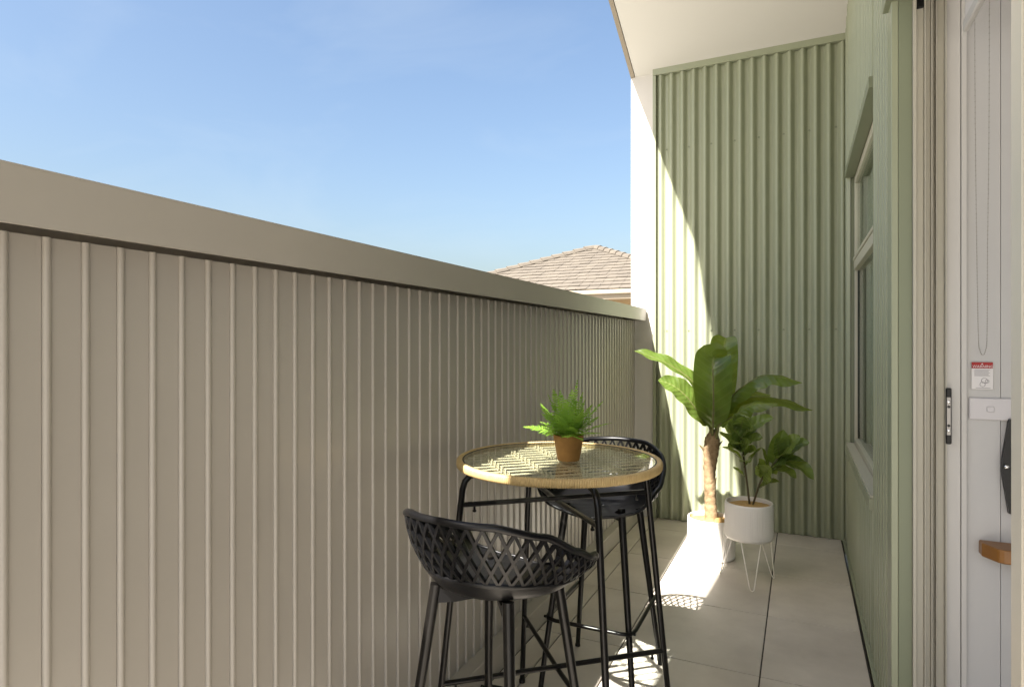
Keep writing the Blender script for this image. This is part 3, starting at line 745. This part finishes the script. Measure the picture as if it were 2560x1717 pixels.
# ---- banana plant in white pot
BX, BY = -0.52, 4.10
def pot_mod(a, r, z):
    # rings on the left/front part of the wall, flutes on the right
    deg = math.degrees(a) % 360
    if r < 0.141 or z < 0.012 or z > 0.236: return 0
    if deg > 305 or deg < 60: return 0.0022 * math.sin(a * 70)
    return 0.0020 * math.sin(z * 2 * math.pi / 0.0125)
pl1 = thing('banana_plant', 'tall artificial banana plant with broad leaves in a ribbed white floor pot', 'plant', (BX, BY, 0))
potp = [(0.120, 0.0), (0.142, 0.004)] + [(0.1445 + 0.001*k/100, 0.006 + 0.240*k/100) for k in range(101)] + [(0.1445, 0.251), (0.140, 0.2535), (0.1345, 0.2510), (0.1335, 0.2)]
MB().lathe(potp, 280, cap_bottom=True, mod=pot_mod).build('pot', M['white_pot'], pl1, 60)
fm = MB(); random.seed(5)
fv = []; 
for k in range(9):
    for q in range(40):
        a = 2*math.pi*q/40; r_ = 0.134*k/8
        fv.append((r_*math.cos(a), r_*math.sin(a), 0.226 + 0.010*(1 - (k/8)**2) + random.uniform(-0.002, 0.002)))
fm.add(fv, [(k*40+q, k*40+(q+1) % 40, (k+1)*40+(q+1) % 40, (k+1)*40+q) for k in range(8) for q in range(40)])
fm.build('potting_fill', M['filler'], pl1, 179)
nub = MB().lathe([(0.036, 0.225), (0.034, 0.245), (0.024, 0.258), (0.008, 0.263)], 20, 0.060, -0.045, cap_top=True); nub.build('root_stub', M['filler'], pl1, 60)
def W1(p): return Vector(p) - Vector((BX, BY, 0))
trunk = cr([W1((-0.517, 4.1, 0.215)), W1((-0.525, 4.1, 0.383)), W1((-0.528, 4.1, 0.537)), W1((-0.517, 4.1, 0.70)), W1((-0.506, 4.1, 0.80))], 60)
rads = []
for i in range(61):
    t = i/60
    rads.append(0.044 - 0.008*smoothstep(0, 0.25, t) + 0.012*smoothstep(0.45, 0.75, t) - 0.020*smoothstep(0.85, 1, t) + 0.0016*math.sin(t*95) + random.uniform(-0.0006, 0.0006))
MB().tube(trunk, rads, 22).build('trunk', M['trunk'], pl1, 179)
for (a, z0, h_, lean, s_) in ((200, 0.62, 0.10, 0.03, 1), (20, 0.60, 0.14, 0.035, 2), (280, 0.52, 0.16, 0.008, 3), (140, 0.46, 0.12, 0.02, 4), (330, 0.40, 0.11, 0.004, 5), (240, 0.36, 0.08, 0.012, 6), (100, 0.66, 0.13, 0.02, 7)):
    c_ = min(trunk, key=lambda p: abs(p.z - z0)); u = Vector((math.cos(R(a)), math.sin(R(a)), 0)); q = c_ + u * 0.034
    mb, UV = leaf_mesh([q + Vector((0,0,-0.02)), q + u*0.010 + Vector((0,0,h_*0.5)), q + u*(0.012 + lean) + Vector((0,0,h_))], 0.026, u, fold=-0.7, nu=10, nv=3, seed=s_)
    build_leaf('leaf_sheath', mb, UV, M['trunk'], pl1)
LV = [  # midrib points, half width, up hint, fold, wave, tip, curl
 ([(-0.524,4.08,0.901),(-0.569,4.05,1.042),(-0.648,4.0,1.150),(-0.765,3.95,1.235),(-0.873,3.92,1.285),(-0.972,3.9,1.318)], 0.058, (0.10,-0.55,0.8), 0.22, 0.12, 0.55, 0.1),
 ([(-0.532,4.05,0.853),(-0.584,3.98,0.934),(-0.649,3.93,1.036),(-0.730,3.9,1.105),(-0.813,3.88,1.135)], 0.080, (0.45,-0.70,0.5), 0.12, 0.10, 0.6, 0.15),
 ([(-0.503,4.05,0.829),(-0.490,3.98,0.960),(-0.488,3.95,1.110),(-0.492,3.97,1.235),(-0.492,4.04,1.283),(-0.475,4.13,1.262)], 0.122, (0.04,-1,0.1), 0.16, 0.05, 0.45, 0.22),
 ([(-0.490,4.15,0.842),(-0.470,4.22,1.046),(-0.462,4.26,1.25),(-0.458,4.28,1.36),(-0.455,4.34,1.405)], 0.104, (0.05,-1,0.1), 0.25, 0.05, 0.35, 0.2),
 ([(-0.463,4.08,0.904),(-0.407,4.05,1.01),(-0.315,4.02,1.105),(-0.199,4.0,1.170),(-0.099,3.98,1.165),(0.010,3.97,1.135)], 0.086, (0.0,-0.45,0.9), -0.20, 0.10, 0.6, -0.3),
 ([(-0.465,4.1,0.876),(-0.392,4.1,0.969),(-0.274,4.1,1.032),(-0.113,4.1,1.022),(0.068,4.1,0.964)], 0.072, (0.0,-0.45,0.9), -0.25, 0.12, 0.7, -0.2),
 ([(-0.456,4.02,0.86),(-0.367,3.95,0.922),(-0.262,3.92,0.998),(-0.118,3.9,1.012)], 0.064, (0.15,-0.6,0.8), -0.15, 0.10, 0.6, -0.3),
 ([(-0.47,4.14,0.88),(-0.40,4.22,0.98),(-0.30,4.34,1.05),(-0.18,4.46,1.02)], 0.055, (0.0,-0.45,0.9), -0.2, 0.10, 0.6, -0.3),
]
top = Vector((-0.508, 4.10, 0.72))
for k, (pts, hw, up, fo, wv, tp, cu) in enumerate(LV):
    pts = [W1(p) for p in pts]
    mb, UV = leaf_mesh(pts, hw, up, fo, wv, 4, 30, 6, tp, 0.5, cu, seed=k+10)
    lf = build_leaf('leaf', mb, UV, M['banana'], pl1)
    b0 = pts[0]; b1 = pts[1]; t0 = W1(top) + Vector((0.012*math.cos(k), 0.012*math.sin(k*2), 0))
    rib = cr([t0, (t0 + b0)/2 + Vector((0,0,0.01)), b0] + pts[1:-1], 18)
    MB().tube(rib, [0.011 - 0.0095*min(1, i/17) for i in range(len(rib))], 7).build('petiole', M['petiole'], lf, 179)

# ---- fig in stand
FX, FY = -0.267, 3.75
pl2 = thing('fig_plant', 'small leafy fig plant in a white fluted pot on thin hairpin wire legs', 'plant', (FX, FY, 0))
p2 = [(0.100, 0.252), (0.124, 0.254), (0.130, 0.262)] + [(0.1315, 0.27 + 0.17*k/6) for k in range(7)] + [(0.1305, 0.452), (0.127, 0.459), (0.122, 0.4575), (0.1205, 0.40)]
MB().lathe(p2, 360, cap_bottom=True, mod=lambda a, r, z: (0.0012*math.sin(a*90) if (r > 0.131 and 0.265 < z < 0.445) else 0)).build('pot', M['white_pot'], pl2, 60)
fm = MB(); fv = []
for k in range(8):
    for q in range(36):
        a = 2*math.pi*q/36; r_ = 0.121*k/7
        fv.append((r_*math.cos(a), r_*math.sin(a), 0.434 + 0.012*(1 - (k/7)**2) + random.uniform(-0.002, 0.002)))
fm.add(fv, [(k*36+q, k*36+(q+1) % 36, (k+1)*36+(q+1) % 36, (k+1)*36+q) for k in range(7) for q in range(36)])
fm.build('potting_fill', M['filler'], pl2, 179)
for ang in (165, 280, 40):
    u = Vector((math.cos(R(ang)), math.sin(R(ang)), 0)); t_ = Vector((-u.y, u.x, 0))
    rf = 0.165 if ang != 280 else 0.155
    P = [u*0.105 + t_*0.052 + Vector((0,0,0.254)), u*(rf-0.008) + t_*0.014 + Vector((0,0,0.028)), u*rf + t_*0.009 + Vector((0,0,0.008)), u*rf + Vector((0,0,0.0032)),
         u*rf - t_*0.009 + Vector((0,0,0.008)), u*(rf-0.008) - t_*0.014 + Vector((0,0,0.028)), u*0.105 - t_*0.052 + Vector((0,0,0.254))]
    MB().tube(P, 0.0030, 8, roll=u).build('hairpin_leg', M['white_wire'], pl2, 179)
def W2(p): return Vector(p) - Vector((FX, FY, 0))
MB().tube(cr([W2(p) for p in ((-0.262,3.75,0.43),(-0.289,3.75,0.66),(-0.311,3.75,0.831),(-0.315,3.75,0.91))], 14), [0.0062 - 0.0003*i for i in range(15)], 8).build('stem', M['stem'], pl2, 179)
MB().tube(cr([W2(p) for p in ((-0.250,3.745,0.43),(-0.196,3.73,0.603),(-0.144,3.72,0.677),(-0.103,3.72,0.737))], 14), [0.0058 - 0.0003*i for i in range(15)], 8).build('stem', M['stem'], pl2, 179)
FL = [  # base, tip, half width, up, droop
 ((-0.304,3.74,0.741),(-0.425,3.70,0.855),.026,(0.3,-0.4,0.9),.00),((-0.301,3.74,0.695),(-0.411,3.72,0.765),.020,(0.6,-0.1,0.8),.01),
 ((-0.310,3.74,0.815),(-0.372,3.68,0.920),.034,(0.5,-0.8,0.3),.00),((-0.310,3.74,0.832),(-0.135,3.70,0.950),.030,(-0.3,-0.75,0.5),.02),
 ((-0.304,3.74,0.787),(-0.190,3.70,0.835),.027,(-0.1,-0.7,0.7),.01),((-0.289,3.74,0.661),(-0.196,3.72,0.779),.018,(-0.7,-0.2,0.6),.00),
 ((-0.314,3.74,0.867),(-0.285,3.66,0.960),.034,(0.0,-0.9,-0.4),.00),((-0.297,3.74,0.684),(-0.258,3.64,0.700),.024,(0.0,-0.4,0.9),.01),
 ((-0.293,3.74,0.604),(-0.350,3.71,0.655),.016,(0.5,-0.2,0.8),.00),((-0.308,3.76,0.76),(-0.300,3.87,0.85),.032,(0.0,-0.6,0.7),.02),
 ((-0.310,3.75,0.80),(-0.400,3.82,0.88),.032,(0.3,-0.7,0.6),.01),((-0.312,3.75,0.84),(-0.225,3.80,0.900),.034,(0.0,-0.8,0.5),.01),
 ((-0.306,3.74,0.765),(-0.250,3.66,0.82),.028,(-0.2,-0.8,0.4),.00),((-0.308,3.74,0.79),(-0.352,3.65,0.80),.030,(0.2,-0.5,0.8),.01),
 ((-0.197,3.74,0.601),(-0.212,3.70,0.720),.030,(0.7,-0.6,0.3),.00),((-0.200,3.74,0.60),(-0.150,3.66,0.690),.040,(-0.2,-0.95,0.2),.00),
 ((-0.134,3.74,0.686),(-0.085,3.70,0.889),.040,(0.2,-0.95,0.2),.00),((-0.120,3.74,0.714),(0.046,3.72,0.822),.033,(-0.2,-0.7,0.7),.02),
 ((-0.124,3.74,0.691),(0.022,3.70,0.720),.026,(0.0,-0.25,0.95),.01),((-0.134,3.74,0.675),(0.066,3.70,0.625),.034,(0.1,-0.55,0.8),.05),
 ((-0.155,3.74,0.650),(-0.020,3.68,0.628),.028,(0.0,-0.3,0.9),.02),((-0.218,3.74,0.538),(-0.105,3.70,0.597),.022,(-0.1,-0.3,0.9),.01),
 ((-0.165,3.74,0.640),(-0.196,3.70,0.780),.018,(0.9,-0.3,0.2),.00),((-0.124,3.74,0.709),(-0.150,3.74,0.812),.022,(0.9,-0.3,0.1),.00),
 ((-0.300,3.75,0.72),(-0.225,3.69,0.765),.026,(-0.2,-0.6,0.7),.01),((-0.302,3.75,0.74),(-0.375,3.68,0.775),.026,(0.3,-0.5,0.8),.01),
 ((-0.313,3.75,0.86),(-0.345,3.72,0.965),.028,(0.4,-0.8,0.3),.00),((-0.311,3.75,0.83),(-0.235,3.67,0.885),.030,(-0.2,-0.7,0.6),.01),
 ((-0.150,3.73,0.665),(-0.075,3.66,0.700),.030,(0.0,-0.6,0.8),.01),((-0.175,3.74,0.625),(-0.120,3.68,0.640),.024,(0.0,-0.4,0.9),.01),
 ((-0.105,3.72,0.735),(-0.120,3.66,0.845),.030,(0.4,-0.8,0.3),.00),((-0.105,3.73,0.735),(0.000,3.70,0.860),.030,(-0.3,-0.8,0.4),.01),
 ((-0.110,3.73,0.725),(-0.045,3.63,0.77),.030,(0.0,-0.6,0.7),.01),((-0.115,3.73,0.72),(-0.020,3.80,0.79),.032,(0.0,-0.7,0.6),.01),
]
for k, (b, t_, hw, up, dr) in enumerate(FL):
    b = W2(b); t_ = W2(t_); md = (b + t_)/2 + Vector((0, 0, dr)) ; q1 = b + (t_-b)*0.15
    mb, UV = leaf_mesh([b, b*0.5 + md*0.5 + Vector((0,0,dr*0.3)), md, (md + t_)/2 + Vector((0,0,dr*0.3)), t_], hw*1.48, up, 0.30, 0.10, 2.5, 14, 4, 0.62, 0.5, 0.1, seed=k+40)
    lf = build_leaf('leaf', mb, UV, M['fig'], pl2)
    MB().tube(cr([b - (t_-b)*0.05, b, md, t_], 9), [0.0022 - 0.0002*i for i in range(10)], 5).build('midrib', M['stem'], lf, 179)

# ---- fern on the table
fx, fy, fz = -0.690, 1.895, 0.9795
fn = thing('potted_fern', 'bright green fern in a small terracotta pot on the glass tabletop', 'plant', (fx, fy, fz))
MB().lathe([(0.030, 0.0), (0.0355, 0.001), (0.0365, 0.004), (0.0475, 0.066), (0.0490, 0.068), (0.0500, 0.083), (0.0490, 0.0845), (0.0455, 0.0840), (0.0445, 0.070)], 64, cap_bottom=True).build('pot', M['terracotta'], fn, 40)
MB().lathe([(0.0005, 0.079), (0.02, 0.079), (0.035, 0.076), (0.0449, 0.073)], 32).build('soil', M['soil'], fn, 179)
def frond(az, length, rise, droop, width, seed, roll=0.0):
    rnd = random.Random(seed); u = Vector((math.cos(az), math.sin(az), 0)); z = Vector((0,0,1)); base = u * rnd.uniform(0.004, 0.018) + Vector((0,0,0.074))
    pts = [base]
    for k in range(1, 6):
        t = k/5; pts.append(base + u*(length*math.cos(rise)*t) + z*(length*(math.sin(rise)*t - droop*t*t)))
    P = cr(pts, 40); mb = MB()
    mb.tube(P[::4], [0.0013 - 0.0001*i for i in range(11)], 5)
    n_ = 19
    for i in range(n_):
        t = 0.16 + 0.83*i/(n_-1); j = t*40; a = int(j); p = P[min(a, 40)]
        tan = (P[min(a+1, 40)] - P[max(a-1, 0)]).normalized(); s = tan.cross(z)
        if s.length < 0.05: s = tan.cross(u)
        s.normalize(); nn = s.cross(tan).normalized()
        s = (s*math.cos(roll) + nn*math.sin(roll)).normalized(); nn = s.cross(tan).normalized()
        wl = width * (min(1, (t-0.08)/0.22)) ** 0.6 * (1 - ((t-0.16)/0.86) ** 1.35) + 0.0025
        hw = length * 0.83 / n_ * 0.40
        for sg in (-1, 1):
            d_ = (s*sg*0.90 + tan*0.40 + nn*rnd.uniform(-0.12, 0.2)).normalized(); tp = p + d_*wl - z*wl*0.12
            pr = tan * hw; m1 = p + d_*wl*0.35; m2 = p + d_*wl*0.75 - z*wl*0.05; up_ = nn*hw*0.45
            o = len(mb.v)
            mb.v += [tuple(q) for q in (p - pr*0.6, p + pr*0.6, m1 - pr, m1 + pr, m1 + up_*-1, m2 - pr*0.75, m2 + pr*0.75, m2 - up_*0.8, tp)]
            mb.f += [(o, o+2, o+4), (o, o+4, o+1), (o+1, o+4, o+3), (o+2, o+5, o+7, o+4), (o+4, o+7, o+6, o+3), (o+5, o+8, o+7), (o+7, o+8, o+6)]
    mb.build('frond', M['fern'], fn, 50)
FR = [  # azimuth deg, length, rise deg, droop, half width
 (188, .150, 24, .22, .030), (172, .160, 52, .14, .033), (150, .175, 66, .06, .034), (100, .165, 74, .05, .032), (60, .190, 80, .02, .032), (25, .170, 55, .14, .032),
 (8, .150, 34, .20, .030), (340, .135, 26, .24, .030), (300, .120, 42, .30, .030), (262, .125, 46, .42, .031), (235, .135, 40, .28, .031), (212, .140, 55, .24, .031),
 (285, .150, 66, .18, .032), (325, .150, 58, .18, .032), (130, .140, 40, .2, .030), (80, .130, 45, .2, .030), (40, .140, 70, .08, .030), (205, .165, 70, .08, .032), (250, .165, 78, .05, .031), (310, .110, 20, .25, .027), (165, .120, 20, .2, .027),
 (195, .120, 44, .30, .030), (225, .150, 58, .16, .032), (270, .140, 58, .25, .032), (350, .150, 62, .14, .032), (15, .130, 48, .22, .030), (115, .150, 60, .1, .032), (335, .165, 74, .06, .032), (240, .110, 30, .3, .028), (285, .105, 28, .32, .028)]
for k, (az, L_, ri, dr, wd) in enumerate(FR):
    frond(R(az + random.uniform(-5, 5)), L_*1.03, R(ri), dr, wd*1.22, k, random.uniform(-0.35, 0.35))

# ================================================================== NEIGHBOUR HOUSE
NE, PKX, PKY, EZ, NPZ, HS = 16.0, -6.52, 20.6, 2.85, 4.71, 4.6
hs = thing('neighbour_house', 'tan house with hipped beige tiled roof seen above the fence', 'house', (PKX, PKY, -0.2))
HL = Vector((PKX, PKY, -0.2))
def hpart(mb, nm, m, parent=None, smooth=None):
    o = mb.build(nm, m, parent or hs, smooth)
    if parent is None: o.location = -HL
    return o
hpart(MB().box(PKX-HS+0.5, PKX+HS-0.5, PKY-HS+0.5, PKY+HS-0.5, -0.2, EZ-0.12), 'wall', M['brick'])
rf = MB(); e_ = HS - 0.02
rf.add([(PKX-e_,PKY-e_,EZ-0.03),(PKX+e_,PKY-e_,EZ-0.03),(PKX+e_,PKY+e_,EZ-0.03),(PKX-e_,PKY+e_,EZ-0.03),(PKX,PKY,NPZ-0.05)], [(0,1,4),(1,2,4),(2,3,4),(3,0,4),(3,2,1,0)])
rfo = hpart(rf, 'roof', M['roof_tile'])
NC = 14; TWD = 0.30
tan_p = (NPZ - EZ) / HS
for c in range(NC):                      # every course a row of tiles on the face towards the viewer and the left face
    d0 = HS - HS * c / NC; d1 = HS - HS * (c + 1.12) / NC; d1 = max(d1, 0.0)
    mb = MB()
    n_t = max(1, int(2 * d0 / TWD)); w_ = 2 * d0 / n_t
    for k in range(n_t):
        xa = -d0 + k * w_ + 0.004; xb = -d0 + (k+1) * w_ - 0.004
        z0 = EZ + (HS - d0) * tan_p; z1 = EZ + (HS - d1) * tan_p
        xa1 = max(xa, -d1) if abs(xa) > d1 else xa; xb1 = min(xb, d1) if abs(xb) > d1 else xb
        if xb1 <= -d1 or xa1 >= d1 or xb1 - xa1 < 0.01: xm = max(-d1, min(d1, (xa+xb)/2)); xa1, xb1 = xm - 0.005, xm + 0.005
        h = 0.045 + random.uniform(-0.006, 0.006)
        for face in (0, 3):
            ov = 0.06; zo = z0 - ov*tan_p
            pts = [(xa, -d0-ov, zo + h), (xb, -d0-ov, zo + h), (xb, -d0-ov, zo + h + 0.022), (xa, -d0-ov, zo + h + 0.022), (xa1, -d1, z1 + 0.020), (xb1, -d1, z1 + 0.020), (xa, -d0+0.03, z0 + h*0.9), (xb, -d0+0.03, z0 + h*0.9)]
            if face == 3: pts = [(y, -x, z) for x, y, z in pts]
            mb.add([(PKX + x, PKY + y, z) for x, y, z in pts], [(0,1,2,3), (3,2,5,4), (1,5,2), (0,3,4), (0,6,7,1)])
    sub(mb, 'tile_course', M['roof_tile'], rfo)
# hip caps
for sx, sy in ((-1,-1), (1,-1)):
    for k in range(16):
        t0 = k/16; t1 = (k+1.15)/16
        A = Vector((PKX + sx*HS*(1-t0), PKY + sy*HS*(1-t0), EZ + (NPZ-EZ)*t0 + 0.05)); B = Vector((PKX + sx*HS*(1-min(1,t1)), PKY + sy*HS*(1-min(1,t1)), EZ + (NPZ-EZ)*min(1,t1) + 0.035))
        sub(MB().tube([A, B], [0.13, 0.10], 8), 'hip_cap', M['roof_tile'], rfo)
hpart(MB().box(PKX-HS-0.10, PKX+HS+0.10, PKY-HS-0.10, PKY-HS, EZ-0.13, EZ-0.01, 0.01), 'gutter', M['gutter'])
hpart(MB().box(PKX-HS, PKX+HS, PKY-HS+0.005, PKY-HS+0.03, EZ-0.26, EZ-0.035), 'fascia', M['gutter'])
hpart(MB().box(PKX-HS+0.03, PKX+HS-0.03, PKY-HS+0.035, PKY-HS+0.52, EZ-0.26, EZ-0.24), 'eave_lining', M['gutter'])
